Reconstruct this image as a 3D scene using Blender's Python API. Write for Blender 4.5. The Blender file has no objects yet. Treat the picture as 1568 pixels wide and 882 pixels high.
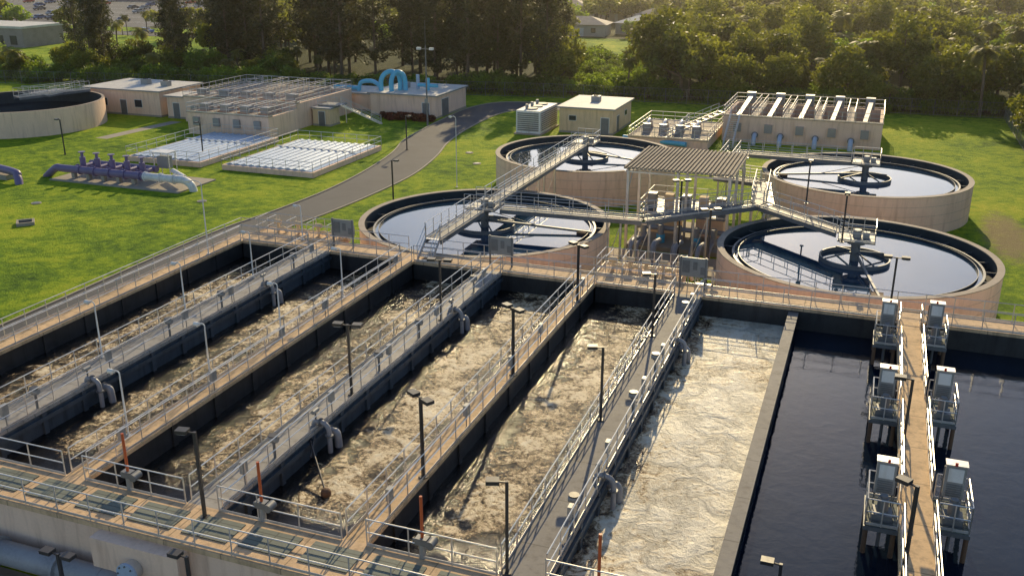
import bpy, math, random
import numpy as np
from mathutils import Euler, Vector, Matrix
random.seed(7)
rnd=random.random
def U(a,b): return a+(b-a)*rnd()
sc=bpy.context.scene
COL=sc.collection
# ------------------------------------------------------------------ materials
def newmat(name):
    m=bpy.data.materials.new(name); m.use_nodes=True
    nt=m.node_tree; nt.nodes.clear()
    out=nt.nodes.new('ShaderNodeOutputMaterial')
    p=nt.nodes.new('ShaderNodeBsdfPrincipled')
    nt.links.new(p.outputs[0],out.inputs[0])
    return m,nt,p,out
def mth(nt,op,a,b=None,c=None):
    n=nt.nodes.new('ShaderNodeMath'); n.operation=op
    for i,x in enumerate((a,b,c)):
        if x is None: continue
        if isinstance(x,(int,float)): n.inputs[i].default_value=x
        else: nt.links.new(x,n.inputs[i])
    return n.outputs[0]
def noise(nt,vec,scale,detail=5,rough=.55,dist=0):
    n=nt.nodes.new('ShaderNodeTexNoise'); n.inputs['Scale'].default_value=scale; n.inputs['Detail'].default_value=detail
    n.inputs['Roughness'].default_value=rough; n.inputs['Distortion'].default_value=dist
    nt.links.new(vec,n.inputs['Vector']); return n.outputs[0]
def ramp(nt,fac,stops):
    n=nt.nodes.new('ShaderNodeValToRGB'); e=n.color_ramp.elements
    while len(e)<len(stops): e.new(.5)
    for i,(p,c) in enumerate(stops):
        e[i].position=p; e[i].color=(c,c,c,1) if isinstance(c,(int,float)) else (*c,1)
    nt.links.new(fac,n.inputs[0]); return n.outputs[0]
def mix(nt,fac,a,b,mode='MIX'):
    n=nt.nodes.new('ShaderNodeMix'); n.data_type='RGBA'; n.blend_type=mode
    for s,x in ((n.inputs[0],fac),(n.inputs[6],a),(n.inputs[7],b)):
        if isinstance(x,(int,float)): s.default_value=x
        elif isinstance(x,tuple): s.default_value=(*x,1)
        else: nt.links.new(x,s)
    return n.outputs[2]
def bump(nt,p,h,strength,dist):
    b=nt.nodes.new('ShaderNodeBump'); b.inputs['Strength'].default_value=strength; b.inputs['Distance'].default_value=dist
    nt.links.new(h,b.inputs['Height']); nt.links.new(b.outputs[0],p.inputs['Normal'])
def smooth(nt,src,a,b):
    k=nt.nodes.new('ShaderNodeMapRange'); k.interpolation_type='SMOOTHSTEP'; k.inputs[1].default_value=a; k.inputs[2].default_value=b; nt.links.new(src,k.inputs[0]); return k.outputs[0]
def coords(nt): return nt.nodes.new('ShaderNodeTexCoord').outputs['Object']
def weathered(name,c,rough=.7,metal=0,var=.35,sc1=.6,sc2=9,stain=None,joints=None,bmp=.25):
    m,nt,p,out=newmat(name); v=coords(nt)
    n1=noise(nt,v,sc1,6,.6,.4); n2=noise(nt,v,sc2,6,.65)
    f=mth(nt,'MULTIPLY_ADD',n1,.6,mth(nt,'MULTIPLY',n2,.4))
    lo=tuple(x*(1-var) for x in c); hi=tuple(min(1,x*(1+var*.6)) for x in c)
    col=ramp(nt,f,[(.32,lo),(.5,c),(.68,hi)])
    if stain:
        mp=nt.nodes.new('ShaderNodeMapping'); mp.inputs['Scale'].default_value=(2.2,2.2,.25); nt.links.new(v,mp.inputs[0])
        s=ramp(nt,noise(nt,mp.outputs[0],1.2,5,.6),[(.5,0.),(.72,.75)])
        col=mix(nt,s,col,stain)
    if joints:
        sp=nt.nodes.new('ShaderNodeSeparateXYZ'); nt.links.new(v,sp.inputs[0])
        j=None
        for ax,per,w in joints:
            fr=mth(nt,'FRACT',mth(nt,'DIVIDE',sp.outputs[ax],per))
            q=mth(nt,'LESS_THAN',fr,w/per); j=q if j is None else mth(nt,'MAXIMUM',j,q)
        col=mix(nt,mth(nt,'MULTIPLY',j,.65),col,tuple(x*.25 for x in c))
    nt.links.new(col,p.inputs['Base Color'])
    nt.links.new(mth(nt,'MULTIPLY_ADD',n2,.3,rough-.15),p.inputs['Roughness'])
    p.inputs['Metallic'].default_value=metal
    if bmp: bump(nt,p,n2,bmp,.02)
    return m
MT={}
MT['conc']=weathered('concrete_tan',(.64,.44,.24),.85,stain=(.28,.19,.11),joints=[(1,3.0,.05)])
MT['concx']=weathered('concrete_tan_cross',(.62,.43,.25),.85,stain=(.26,.18,.11),joints=[(0,2.4,.05)])
MT['grat']=weathered('fibreglass_grating',(.15,.17,.14),.75,joints=[(0,1.2,.06),(1,.25,.05)])
MT['deckg']=weathered('deck_grey',(.31,.29,.26),.7,joints=[(1,1.5,.05)],stain=(.14,.12,.1))
MT['deckd']=weathered('deck_dark',(.17,.16,.15),.75,joints=[(1,3.0,.06)],stain=(.07,.06,.06))
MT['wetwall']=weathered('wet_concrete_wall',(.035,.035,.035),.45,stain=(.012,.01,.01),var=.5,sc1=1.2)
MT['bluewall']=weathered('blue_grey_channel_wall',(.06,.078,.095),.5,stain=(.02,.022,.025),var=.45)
MT['pink']=weathered('pink_beige_painted_concrete',(.84,.60,.44),.8,stain=(.60,.40,.28),var=.14,sc1=.3,bmp=.1)
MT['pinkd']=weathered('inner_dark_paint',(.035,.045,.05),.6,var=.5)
MT['rim']=weathered('tank_rim_concrete',(.34,.28,.22),.8,var=.3)
MT['galv']=weathered('galvanised_steel',(.66,.64,.61),.42,metal=.65,var=.25,sc2=5,bmp=0)
MT['galvd']=weathered('weathered_steel',(.20,.205,.21),.55,metal=.5,var=.35,bmp=0)
MT['bdeck']=weathered('bridge_grating_deck',(.19,.195,.2),.65,metal=.3,var=.3,joints=[(0,.35,.04),(1,.35,.04)],bmp=0)
MT['white']=weathered('white_paint',(.72,.72,.7),.5,var=.12,stain=(.5,.47,.42))
MT['roofw']=weathered('white_roof',(.58,.56,.51),.7,var=.2,stain=(.42,.4,.36))
MT['slat']=weathered('corrugated_roof_sheet',(.33,.28,.21),.9,var=.3,stain=(.17,.12,.08))
MT['tan']=weathered('tan_wall_paint',(.74,.55,.33),.8,var=.14,stain=(.5,.36,.22))
MT['dark']=weathered('dark_bronze_pole',(.045,.04,.038),.45,var=.3,bmp=0)
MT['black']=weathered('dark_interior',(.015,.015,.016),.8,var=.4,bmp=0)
MT['cab']=weathered('grey_cabinet_steel',(.30,.30,.29),.5,metal=.2,var=.2)
MT['rust']=weathered('brown_piling',(.16,.09,.05),.8,var=.4)
MT['orange']=weathered('orange_paint',(.55,.11,.03),.5,var=.2)
MT['red']=weathered('red_paint',(.5,.03,.02),.5,var=.15)
MT['purple']=weathered('purple_pipe_paint',(.18,.14,.25),.45,var=.25)
MT['blue']=weathered('light_blue_pipe_paint',(.1,.45,.65),.4,var=.15)
MT['pipeg']=weathered('grey_pipe',(.30,.30,.31),.5,var=.3,metal=.1)
MT['glass']=weathered('window_glass',(.03,.04,.05),.15,var=.1,bmp=0)
MT['asph']=weathered('asphalt',(.085,.085,.087),.85,var=.3,sc1=.25,sc2=12)
MT['kerb']=weathered('kerb_concrete',(.34,.3,.24),.85,var=.2)
MT['panel']=weathered('filter_panel_aluminium',(.42,.52,.64),.4,metal=.15,var=.15,bmp=0)
MT['bark']=weathered('bark',(.12,.09,.065),.9,var=.4,sc2=4)
MT['roofb']=weathered('shingle_roof',(.28,.24,.21),.8,var=.3,sc2=4)
MT['stucco']=weathered('stucco',(.5,.44,.36),.85,var=.15)
MT['tyre']=weathered('tyre_rubber',(.02,.02,.02),.8,var=.2,bmp=0)

def grass_mat(name,far=True):
    m,nt,p,out=newmat(name); v=coords(nt)
    a=noise(nt,v,.06,6,.6,.6); b=noise(nt,v,1.1,8,.7); c=noise(nt,v,7,5,.7); e=noise(nt,v,.22,5,.65,1.2)
    f=mth(nt,'ADD',mth(nt,'MULTIPLY',a,.3),mth(nt,'ADD',mth(nt,'MULTIPLY',b,.3),mth(nt,'ADD',mth(nt,'MULTIPLY',c,.2),mth(nt,'MULTIPLY',e,.2))))
    col=ramp(nt,f,[(.41,(.04,.10,.006)),(.47,(.15,.27,.010)),(.52,(.31,.42,.014)),(.60,(.52,.53,.04))])
    sp=nt.nodes.new('ShaderNodeSeparateXYZ'); nt.links.new(v,sp.inputs[0])
    if far:
        dx=mth(nt,'DIVIDE',mth(nt,'SUBTRACT',sp.outputs[0],11.6),2.2); dy=mth(nt,'DIVIDE',mth(nt,'SUBTRACT',sp.outputs[1],86.),9.)
        rr=mth(nt,'ADD',mth(nt,'ADD',mth(nt,'MULTIPLY',dx,dx),mth(nt,'MULTIPLY',dy,dy)),mth(nt,'MULTIPLY',b,1.6))
        soil=mth(nt,'SUBTRACT',1.,smooth(nt,rr,.9,1.9))
        col=mix(nt,mth(nt,'MULTIPLY',soil,.85),col,(.36,.27,.15))
        y=mth(nt,'ADD',sp.outputs[1],mth(nt,'MULTIPLY',a,10))
        wood=ramp(nt,b,[(.35,(.018,.03,.008)),(.65,(.07,.085,.02))])
        col=mix(nt,smooth(nt,y,150,156),col,wood)
    nt.links.new(col,p.inputs['Base Color']); p.inputs['Roughness'].default_value=.9
    p.inputs['Specular IOR Level'].default_value=.15
    bump(nt,p,mth(nt,'ADD',b,c),1.,.25)
    return m
MT['grass']=grass_mat('lawn_grass'); MT['field']=grass_mat('field_grass',False)

def foam_mat(name,cover,x0,x1,y0=27.5,thick=0.):
    m,nt,p,out=newmat(name); v=coords(nt)
    wv=nt.nodes.new('ShaderNodeTexNoise'); wv.inputs['Scale'].default_value=.6 if thick else .5; wv.inputs['Detail'].default_value=4; nt.links.new(v,wv.inputs['Vector'])
    vm=nt.nodes.new('ShaderNodeVectorMath'); vm.operation='MULTIPLY_ADD'; q=3.6 if thick else 1.5; vm.inputs[1].default_value=(q,q,0)
    nt.links.new(wv.outputs['Color'],vm.inputs[0]); nt.links.new(v,vm.inputs[2]); w=vm.outputs[0]
    big=noise(nt,w,.30,5,.55,.5); mid=noise(nt,w,1.1 if thick else 1.3,7,.65,.6); fine=noise(nt,v,4.6,9,.78,.3); tiny=noise(nt,v,13,4,.7)
    sp=nt.nodes.new('ShaderNodeSeparateXYZ'); nt.links.new(v,sp.inputs[0])
    yy=mth(nt,'ADD',sp.outputs[1],mth(nt,'MULTIPLY',mid,3.)); xx=mth(nt,'ADD',sp.outputs[0],mth(nt,'MULTIPLY',mth(nt,'SUBTRACT',mid,.5),3.))
    mk=mth(nt,'MULTIPLY',smooth(nt,yy,y0,y0+3.5),mth(nt,'MULTIPLY',smooth(nt,xx,x0-.2,x0+2.2),mth(nt,'SUBTRACT',1.,smooth(nt,xx,x1-2.0,x1+.2))))
    s=mth(nt,'ADD',mth(nt,'MULTIPLY',big,.55),mth(nt,'ADD',mth(nt,'MULTIPLY',mid,.55),mth(nt,'MULTIPLY',fine,.85)))
    s=mth(nt,'SUBTRACT',mth(nt,'ADD',s,mth(nt,'MULTIPLY_ADD',mk,.38,cover-.38)),.575)
    if thick:
        col=ramp(nt,s,[(.32,(.03,.02,.012)),(.42,(.15,.095,.05)),(.50,(.46,.33,.19)),(.58,(.78,.65,.44)),(.74,(.92,.85,.68))])
        vo=nt.nodes.new('ShaderNodeTexVoronoi'); vo.feature='DISTANCE_TO_EDGE'; vo.inputs['Scale'].default_value=.34; nt.links.new(w,vo.inputs['Vector'])
        ed=ramp(nt,mth(nt,'ADD',vo.outputs['Distance'],mth(nt,'MULTIPLY',fine,.10)),[(.05,.62),(.16,1.)])
        col=mix(nt,1.,col,ed,'MULTIPLY')
    else:
        col=ramp(nt,s,[(.34,(.010,.009,.008)),(.42,(.04,.028,.016)),(.48,(.15,.10,.05)),(.53,(.42,.30,.16)),(.60,(.76,.62,.40)),(.72,(.9,.82,.64))])
    nt.links.new(col,p.inputs['Base Color'])
    nt.links.new(ramp(nt,s,[(.4,.14),(.55,.27),(.8,.40)]),p.inputs['Roughness'])
    p.inputs['IOR'].default_value=1.40
    h=mth(nt,'ADD',mth(nt,'MULTIPLY',fine,.5),mth(nt,'ADD',mth(nt,'MULTIPLY',mid,1.3),mth(nt,'MULTIPLY',tiny,.10)))
    if thick: h=mth(nt,'ADD',h,mth(nt,'MULTIPLY',smooth(nt,vo.outputs['Distance'],0,.35),.6))
    b=nt.nodes.new('ShaderNodeBump'); b.inputs['Distance'].default_value=.17 if thick else .17
    nt.links.new(mth(nt,'MULTIPLY_ADD',mk,.8,.2),b.inputs['Strength']); nt.links.new(h,b.inputs['Height']); nt.links.new(b.outputs[0],p.inputs['Normal'])
    return m
def still_water(name,c,bs,sc_,ior,sl):
    m,nt,p,out=newmat(name); v=coords(nt)
    n=noise(nt,v,.35,4,.5,.5)
    nt.links.new(ramp(nt,n,[(.3,tuple(x*.7 for x in c)),(.7,tuple(x*1.3 for x in c))]),p.inputs['Base Color'])
    p.inputs['Roughness'].default_value=.02; p.inputs['IOR'].default_value=ior; p.inputs['Specular IOR Level'].default_value=sl
    if bs: bump(nt,p,noise(nt,v,sc_,5,.55,.4),bs,.05)
    return m
MT['still']=still_water('clarifier_water',(.015,.04,.075),.012,.8,1.65,.85)
MT['pool']=still_water('dark_pool_water',(.006,.012,.024),.20,1.6,1.36,.55)

def leaf_mat(name,c,tc,tr=.45):
    m,nt,p,out=newmat(name)
    oi=nt.nodes.new('ShaderNodeObjectInfo'); g=nt.nodes.new('ShaderNodeNewGeometry'); v=coords(nt)
    n=noise(nt,v,.55,3,.6)
    k=mth(nt,'ADD',mth(nt,'MULTIPLY',oi.outputs['Random'],.45),mth(nt,'ADD',mth(nt,'MULTIPLY',n,.5),mth(nt,'MULTIPLY',g.outputs['Random Per Island'],.35)))
    lo=tuple(x*.45 for x in c)
    col=ramp(nt,k,[(.3,lo),(.6,c),(.95,(min(1,c[0]*2.0),c[1]*1.5,c[2]*1.1))])
    nt.links.new(col,p.inputs['Base Color']); p.inputs['Roughness'].default_value=.55
    t=nt.nodes.new('ShaderNodeBsdfTranslucent')
    tcol=ramp(nt,k,[(.3,tuple(x*.5 for x in tc)),(.95,tuple(x*1.4 for x in tc))]); nt.links.new(tcol,t.inputs[0])
    mx=nt.nodes.new('ShaderNodeMixShader'); mx.inputs[0].default_value=tr
    nt.links.new(p.outputs[0],mx.inputs[1]); nt.links.new(t.outputs[0],mx.inputs[2]); nt.links.new(mx.outputs[0],out.inputs[0])
    return m
MT['leaf']=leaf_mat('broadleaf_foliage',(.07,.11,.016),(.30,.31,.025))
MT['pine']=leaf_mat('casuarina_foliage',(.030,.046,.014),(.09,.09,.018),.35)
MT['palm']=leaf_mat('palm_frond',(.09,.12,.025),(.36,.34,.04))
MT['shrub']=leaf_mat('shrub_foliage',(.075,.15,.018),(.30,.41,.028))
MT['redleaf']=leaf_mat('red_shrub_foliage',(.12,.04,.03),(.2,.06,.03))

# ------------------------------------------------------------------ mesh builder
class M:
    def __init__(s): s.V=[];s.F=[];s.I=[];s.S=[];s.mats=[];s.T=None
    def mi(s,k):
        if k not in s.mats: s.mats.append(k)
        return s.mats.index(k)
    def add(s,vs,fs,mat,sm=False):
        o=len(s.V)
        if s.T is not None: vs=[tuple(s.T@Vector(v)) for v in vs]
        s.V+=[tuple(v) for v in vs]; i=s.mi(mat)
        for f in fs: s.F.append(tuple(o+j for j in f)); s.I.append(i); s.S.append(sm)
    def box(s,x0,x1,y0,y1,z0,z1,mat):
        s.add([(x0,y0,z0),(x1,y0,z0),(x1,y1,z0),(x0,y1,z0),(x0,y0,z1),(x1,y0,z1),(x1,y1,z1),(x0,y1,z1)],
          [(0,3,2,1),(4,5,6,7),(0,1,5,4),(1,2,6,5),(2,3,7,6),(3,0,4,7)],mat)
    def beam(s,p0,p1,w,h,mat):
        p0=Vector(p0);p1=Vector(p1);d=(p1-p0).normalized()
        r=d.cross(Vector((0,0,1)))
        r=Vector((1,0,0)) if r.length<1e-4 else r.normalized()
        u=r.cross(d); q=[]
        for p in(p0,p1):
            for a,b in((-1,-1),(1,-1),(1,1),(-1,1)): q.append(p+r*a*w/2+u*b*h/2)
        s.add(q,[(0,3,2,1),(4,5,6,7),(0,1,5,4),(1,2,6,5),(2,3,7,6),(3,0,4,7)],mat)
    def cyl(s,p0,p1,r0,mat,r1=None,n=8,caps=True):
        if r1 is None:r1=r0
        p0=Vector(p0);p1=Vector(p1);d=(p1-p0).normalized()
        a=d.cross(Vector((0,0,1)))
        a=Vector((1,0,0)) if a.length<1e-4 else a.normalized()
        b=d.cross(a); q=[]
        for p,r in((p0,r0),(p1,r1)):
            for i in range(n):
                t=2*math.pi*i/n; q.append(p+(a*math.cos(t)+b*math.sin(t))*r)
        s.add(q,[(i,(i+1)%n,n+(i+1)%n,n+i) for i in range(n)],mat,n>5)
        if caps: s.add(q,[tuple(range(n))[::-1],tuple(range(n,2*n))],mat)
    def bend(s,pts,r,mat,n=12,k=6):
        P=[Vector(p) for p in pts]; P=[P[0]*2-P[1]]+P+[P[-1]*2-P[-2]]; C=[]
        for i in range(1,len(P)-2):
            for j in range(k):
                t=j/k; a,b,c,d=P[i-1:i+3]
                C.append(.5*((2*b)+(c-a)*t+(2*a-5*b+4*c-d)*t*t+(3*b-a-3*c+d)*t**3))
        C.append(P[-2]); q=[]; up=Vector((.31,.17,.93)).normalized()
        for i,c in enumerate(C):
            d=(C[min(i+1,len(C)-1)]-C[max(i-1,0)]).normalized(); a=d.cross(up).normalized(); b=d.cross(a)
            for j in range(n):
                t=2*math.pi*j/n; q.append(c+(a*math.cos(t)+b*math.sin(t))*r)
        f=[(i*n+j,i*n+(j+1)%n,(i+1)*n+(j+1)%n,(i+1)*n+j) for i in range(len(C)-1) for j in range(n)]
        s.add(q,f,mat,True); s.add(q,[tuple(range(n))[::-1],tuple(range(len(q)-n,len(q)))],mat)
    def ring(s,cx,cy,r0,r1,z0,z1,mat,n=96,mi=None,mtop=None):
        q=[]
        for r,z in((r0,z0),(r1,z0),(r1,z1),(r0,z1)):
            for i in range(n):
                t=2*math.pi*i/n; q.append((cx+r*math.cos(t),cy+r*math.sin(t),z))
        def f(a,b): return [(a*n+i,a*n+(i+1)%n,b*n+(i+1)%n,b*n+i) for i in range(n)]
        s.add(q,f(1,2),mat,True); s.add(q,f(2,3),mtop or mat); s.add(q,f(3,0),mi or mat,True); s.add(q,f(0,1),mat)
    def disc(s,cx,cy,r,z,mat,n=96):
        s.add([(cx+r*math.cos(2*math.pi*i/n),cy+r*math.sin(2*math.pi*i/n),z) for i in range(n)],[tuple(range(n))],mat)
    def rail(s,pts,z=3.2,h=1.08,sp=1.5,closed=False,mat='galv',w=.028,toe=True):
        P=[Vector((p[0],p[1],p[2] if len(p)>2 else z)) for p in pts]
        if closed: P.append(P[0])
        up=Vector((0,0,1))
        for a,b in zip(P[:-1],P[1:]):
            L=(b-a).length; k=max(1,round(L/sp))
            for i in range(k+1):
                c=a.lerp(b,i/k); s.cyl(c,c+up*h,w,mat,n=5,caps=False)
            for hh in (h,h*.52): s.cyl(a+up*hh,b+up*hh,w*.92,mat,n=5,caps=False)
            if toe: s.beam(a+up*.07,b+up*.07,.012,.11,mat)
    def stairs(s,x0,y0,z0,x1,y1,z1,w=1.0,mat='galv'):
        a=Vector((x0,y0,z0));b=Vector((x1,y1,z1)); d=(b-a); hd=Vector((d.x,d.y,0)).normalized(); r=Vector((hd.y,-hd.x,0))
        n=max(2,int(abs(z1-z0)/.19))
        for k in(-1,1):
            s.beam(a+r*k*w/2,b+r*k*w/2,.05,.22,mat)
            s.rail([tuple(a+r*k*w/2),tuple(b+r*k*w/2)],h=1.0,mat=mat,toe=False)
        for i in range(n+1):
            c=a.lerp(b,i/n); s.beam(c-r*w/2,c+r*w/2,.26,.04,mat)
    def build(s,name,parent=None):
        me=bpy.data.meshes.new(name); me.from_pydata(s.V,[],s.F)
        for k in s.mats: me.materials.append(MT[k])
        me.polygons.foreach_set('material_index',s.I); me.polygons.foreach_set('use_smooth',s.S); me.update()
        o=bpy.data.objects.new(name,me); COL.objects.link(o)
        if parent: o.parent=parent
        return o
def E(name,loc=(0,0,0)):
    o=bpy.data.objects.new(name,None); o.empty_display_size=.3; COL.objects.link(o); o.location=loc; return o

# ------------------------------------------------------------------ ground / road
g=M(); g.add([(-3000,-1500,0),(3000,-1500,0),(3000,5000,0),(-3000,5000,0)],[(0,1,2,3)],'grass'); g.build('ground')
def cat(P,k=6):
    P=[Vector((*p,0)) for p in P]; P=[P[0]*2-P[1]]+P+[P[-1]*2-P[-2]]; C=[]
    for i in range(1,len(P)-2):
        a,b,c,d=P[i-1:i+3]
        for j in range(k):
            t=j/k; C.append(.5*((2*b)+(c-a)*t+(2*a-5*b+4*c-d)*t*t+(3*b-a-3*c+d)*t**3))
    C.append(P[-2]); return C
RL=[(-50.3,10),(-50.3,41.6),(-50.6,62.4),(-49.6,72),(-49.2,80),(-49.8,88.7),(-51.3,97.7),(-53.4,104.9),(-54.3,112),(-55.2,122),(-55.4,130),(-53.0,136.5),(-46,138.5),(-36,139)]
RR=[(-46.4,10),(-46.4,41.6),(-46.0,62.4),(-44.8,72),(-44.2,80),(-44.2,88.7),(-45.7,97.7),(-47.6,104.9),(-48.8,112),(-49.4,120),(-49.4,126),(-48.2,130.4),(-44,132.6),(-36,133)]
A=cat(RL);B_=cat(RR)
def strip(m,A,B,z,mat):
    q=[(p.x,p.y,z) for p in A]+[(p.x,p.y,z) for p in B]; n=len(A)
    m.add(q,[(i,n+i,n+i+1,i+1) for i in range(n-1)],mat)
rd=M(); strip(rd,A,B_,.004,'asph'); rd.build('road')
kb=M()
for C in(A,B_):
    for a,b in zip(C[:-1],C[1:]): kb.beam(a+Vector((0,0,.05)),b+Vector((0,0,.05)),.16,.1,'kerb')
kb.build('road_kerb')
pt=M(); strip(pt,cat([(-90,93),(-89.5,100),(-89,106)]),cat([(-88.2,93),(-87.7,100),(-87.2,106)]),.004,'kerb')
pt.build('footpath')

# ------------------------------------------------------------------ aeration basins
Z=3.2; WZ=2.0; Y0=25.0; Y1=54.0
WX=[-41.1,-34.2,-27.6,-21.6,-15.2,-9.0,-2.9]
HW=[.7,.85,.5,.75,.5,.85,.28]
ab=E('aeration_basin')
w=M(); dk=M()
kinds=['conc','deckg','conc','deckg','conc','deckd','deckd']
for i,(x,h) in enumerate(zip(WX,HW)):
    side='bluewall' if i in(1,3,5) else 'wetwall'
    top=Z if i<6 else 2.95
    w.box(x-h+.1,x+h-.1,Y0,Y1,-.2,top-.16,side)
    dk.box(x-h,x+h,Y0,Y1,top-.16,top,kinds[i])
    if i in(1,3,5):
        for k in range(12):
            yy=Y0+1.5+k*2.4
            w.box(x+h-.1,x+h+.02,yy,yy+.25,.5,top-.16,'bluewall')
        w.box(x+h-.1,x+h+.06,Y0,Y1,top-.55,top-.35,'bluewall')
    if i in (0,2,4):
        for k in range(10):
            yy=Y0+2+k*3
            w.box(x+h-.1,x+h-.02,yy,yy+.3,.5,top-.16,'wetwall')
w.box(-41.7,22,Y1,Y1+.35,-.2,Z-.18,'wetwall'); w.box(-41.7,22,Y1+.35,Y1+1.7,-.2,Z-.18,'pink')
dk.box(-41.8,22,Y1,Y1+1.9,Z-.18,Z,'concx')
w.box(-41.7,-5.2,22.8,Y0-.02,-.2,Z-.2,'pink'); dk.box(-41.8,-5,22.7,Y0,Z-.2,Z,'concx')
for k in range(15):
    x=-40.5+k*2.4
    dk.box(x,x+1.9,23.3,24.5,Z+.003,Z+.04,'grat')
w.box(-41.85,-41.7,10,Y1+1.7,-.2,Z-.16,'pink')
w.build('basin_walls',ab); dk.build('walkway_decks',ab)
cov=[.10,.11,.10,.155,.15,.31]
for i in range(6):
    a,b=WX[i]+HW[i]-.1,WX[i+1]-HW[i+1]+.1
    MT['f%d'%i]=foam_mat('aerated_water_%d'%i,cov[i],a-(.6 if i==5 else 0),b+(.0 if i<5 else 2.2),27.5 if i<5 else 22,1. if i==5 else 0)  # last basin: left walkway's shade is painted in as thinner, darker foam
    m=M(); m.add([(a,Y0,WZ),(b,Y0,WZ),(b,Y1,WZ),(a,Y1,WZ)],[(0,1,2,3)],'f%d'%i); m.build('water',None)
m=M(); m.add([(WX[6]+.2,5,1.9),(24,5,1.9),(24,Y1,1.9),(WX[6]+.2,Y1,1.9)],[(0,1,2,3)],'pool'); m.build('water')
r=M()
for i,(x,h) in enumerate(zip(WX[:6],HW)):
    r.rail([(x-h+.06,Y0+(.2 if i else -2)),(x-h+.06,Y1-.1)]); r.rail([(x+h-.06,Y0+.2),(x+h-.06,Y1-.1)])
prev=WX[0]+HW[0]
for i in range(1,6):
    r.rail([(prev,Y1+.08),(WX[i]-HW[i],Y1+.08)]); r.rail([(prev,Y0-.08),(WX[i]-HW[i],Y0-.08)]); prev=WX[i]+HW[i]
r.rail([(prev,Y1+.08),(2.6,Y1+.08)]); r.rail([(3.9,Y1+.08),(22,Y1+.08)]); r.rail([(prev,Y0-.08),(-5,Y0-.08)])
r.rail([(-41.7,22.8),(-5,22.8)])
r.rail([(-41.7,Y1+1.8),(-28.3,Y1+1.8)]);r.rail([(-25.8,Y1+1.8),(22,Y1+1.8)]); r.rail([(-41.7,Y1-.1),(-41.7,Y1+1.8)])
for i in(1,2,3,4,5):
    for y in(27.5,34,39,44,52):
        x=WX[i]+HW[i]-.06; yy=y+U(-.8,.8); r.box(x-.22,x-.06,yy-.16,yy+.16,Z+.55,Z+1.05,'cab'); r.cyl((x-.14,yy,Z),(x-.14,yy,Z+.55),.025,'galvd',n=5)
r.build('guard_railing')
# pier
PL,PR=2.65,3.85
pr=E('mixer_pier'); m=M()
m.box(PL,PR,6,Y1,Z-.3,Z,'conc')
for k in range(9): m.box(PL+.25,PR-.25,8+k*5.5,8.6+k*5.5,-.2,Z-.3,'rust')
m.build('pier_deck',pr)
m=M(); ys=[51.4,42.4,33.6,24.4,15]
for sx in(PL+.06,PR-.06):
    last=6; dy=0 if sx<3 else .6
    for y in sorted(ys):
        m.rail([(sx,last),(sx,y+dy-1.1)]); last=y+dy+1.1
    m.rail([(sx,last),(sx,Y1)])
m.build('pier_railing',pr)
def mixer(y,side):
    e=E('surface_mixer_platform'); m=M()
    s=-1 if side<0 else 1; W=1.2
    T=Matrix.Translation((PL if s<0 else PR,y,0))@Matrix.Diagonal((s,1,1,1)); m.T=T
    m.box(.01,W,-1.1,1.1,Z-.3,Z-.14,'galvd'); m.box(.05,W-.05,-1.05,1.05,Z-.138,Z-.1,'grat')
    for a in(.15,W-.1):
        for b in(-1.,1.): m.cyl((a,b,0),(a,b,Z-.3),.09,'rust')
    m.build('platform',e)
    m2=M(); m2.T=T
    m2.rail([(0.05,-1.05),(W-.05,-1.05),(W-.05,1.05),(.05,1.05)],z=Z-.1,sp=.7); m2.build('railing',e)
    m3=M(); m3.T=T
    m3.box(.25,.95,-.75,-.05,Z-.1,Z+.2,'galvd')
    m3.cyl((.6,-.4,Z+.2),(.6,-.4,Z+.75),.2,'galvd',n=14); m3.cyl((.6,-.4,Z+.75),(.6,-.4,Z+.85),.14,'galvd',n=14)
    m3.cyl((.6,-.4,0.5),(.6,-.4,Z),.07,'galvd'); m3.build('gearmotor',e)
    m4=M(); m4.T=T
    m4.box(.24,.94,.4,.8,Z+.45,Z+1.75,'cab')
    m4.box(.21,.97,.36,.84,Z+1.751,Z+1.8,'galv')
    m4.box(.33,.85,.375,.399,Z+1.1,Z+1.65,'white')
    for q in range(6): m4.box(.32,.86,.38,.399,Z+.5+q*.09,Z+.55+q*.09,'galvd')
    for a in(.28,.9): m4.cyl((a,.6,Z-.1),(a,.6,Z+.45),.035,'galvd')
    m4.box(.5,.6,.3,.36,Z+1.8,Z+1.93,'red'); m4.cyl((.2,.6,Z-.1),(.2,.6,Z+1.6),.025,'galvd',n=6); m4.build('control_cabinet',e)
for y in ys:
    mixer(y,-1); mixer(y+.6,1)

def air_pipe(x,y):
    e=E('air_drop_pipe'); m=M()
    m.cyl((x-.3,y,Z),(x-.3,y,Z+.12),.12,'pipeg',n=12)
    m.bend([(x-.3,y,Z+.1),(x-.2,y,Z+.2),(x+.1,y,Z+.2),(x+.35,y,Z+.05),(x+.42,y,Z-.3),(x+.42,y,WZ-.4)],.11,'pipeg'); m.cyl((x,y,Z+.2),(x+.07,y,Z+.2),.19,'galvd',n=14)
    m.cyl((x+.42,y,Z-.35),(x+.42,y,Z-.42),.18,'galvd',n=14)
    m.cyl((x-.2,y,Z+.2),(x-.2,y,Z+.7),.04,'galvd'); m.cyl((x-.2,y-.2,Z+.7),(x-.2,y+.2,Z+.7),.1,'cab')
    m.bend([(x-.05,y+.6,Z-.5),(x+.25,y+.6,Z-.5),(x+.45,y+.6,Z-.6),(x+.5,y+.6,WZ-.2)],.17,'pipeg'); m.cyl((x+.05,y+.6,Z-.5),(x+.12,y+.6,Z-.5),.25,'galvd',n=14)
    m.build('pipe_and_valve',e)
for i in(1,3,5):
    for y in(32,46.5): air_pipe(WX[i]+HW[i],y)
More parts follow.
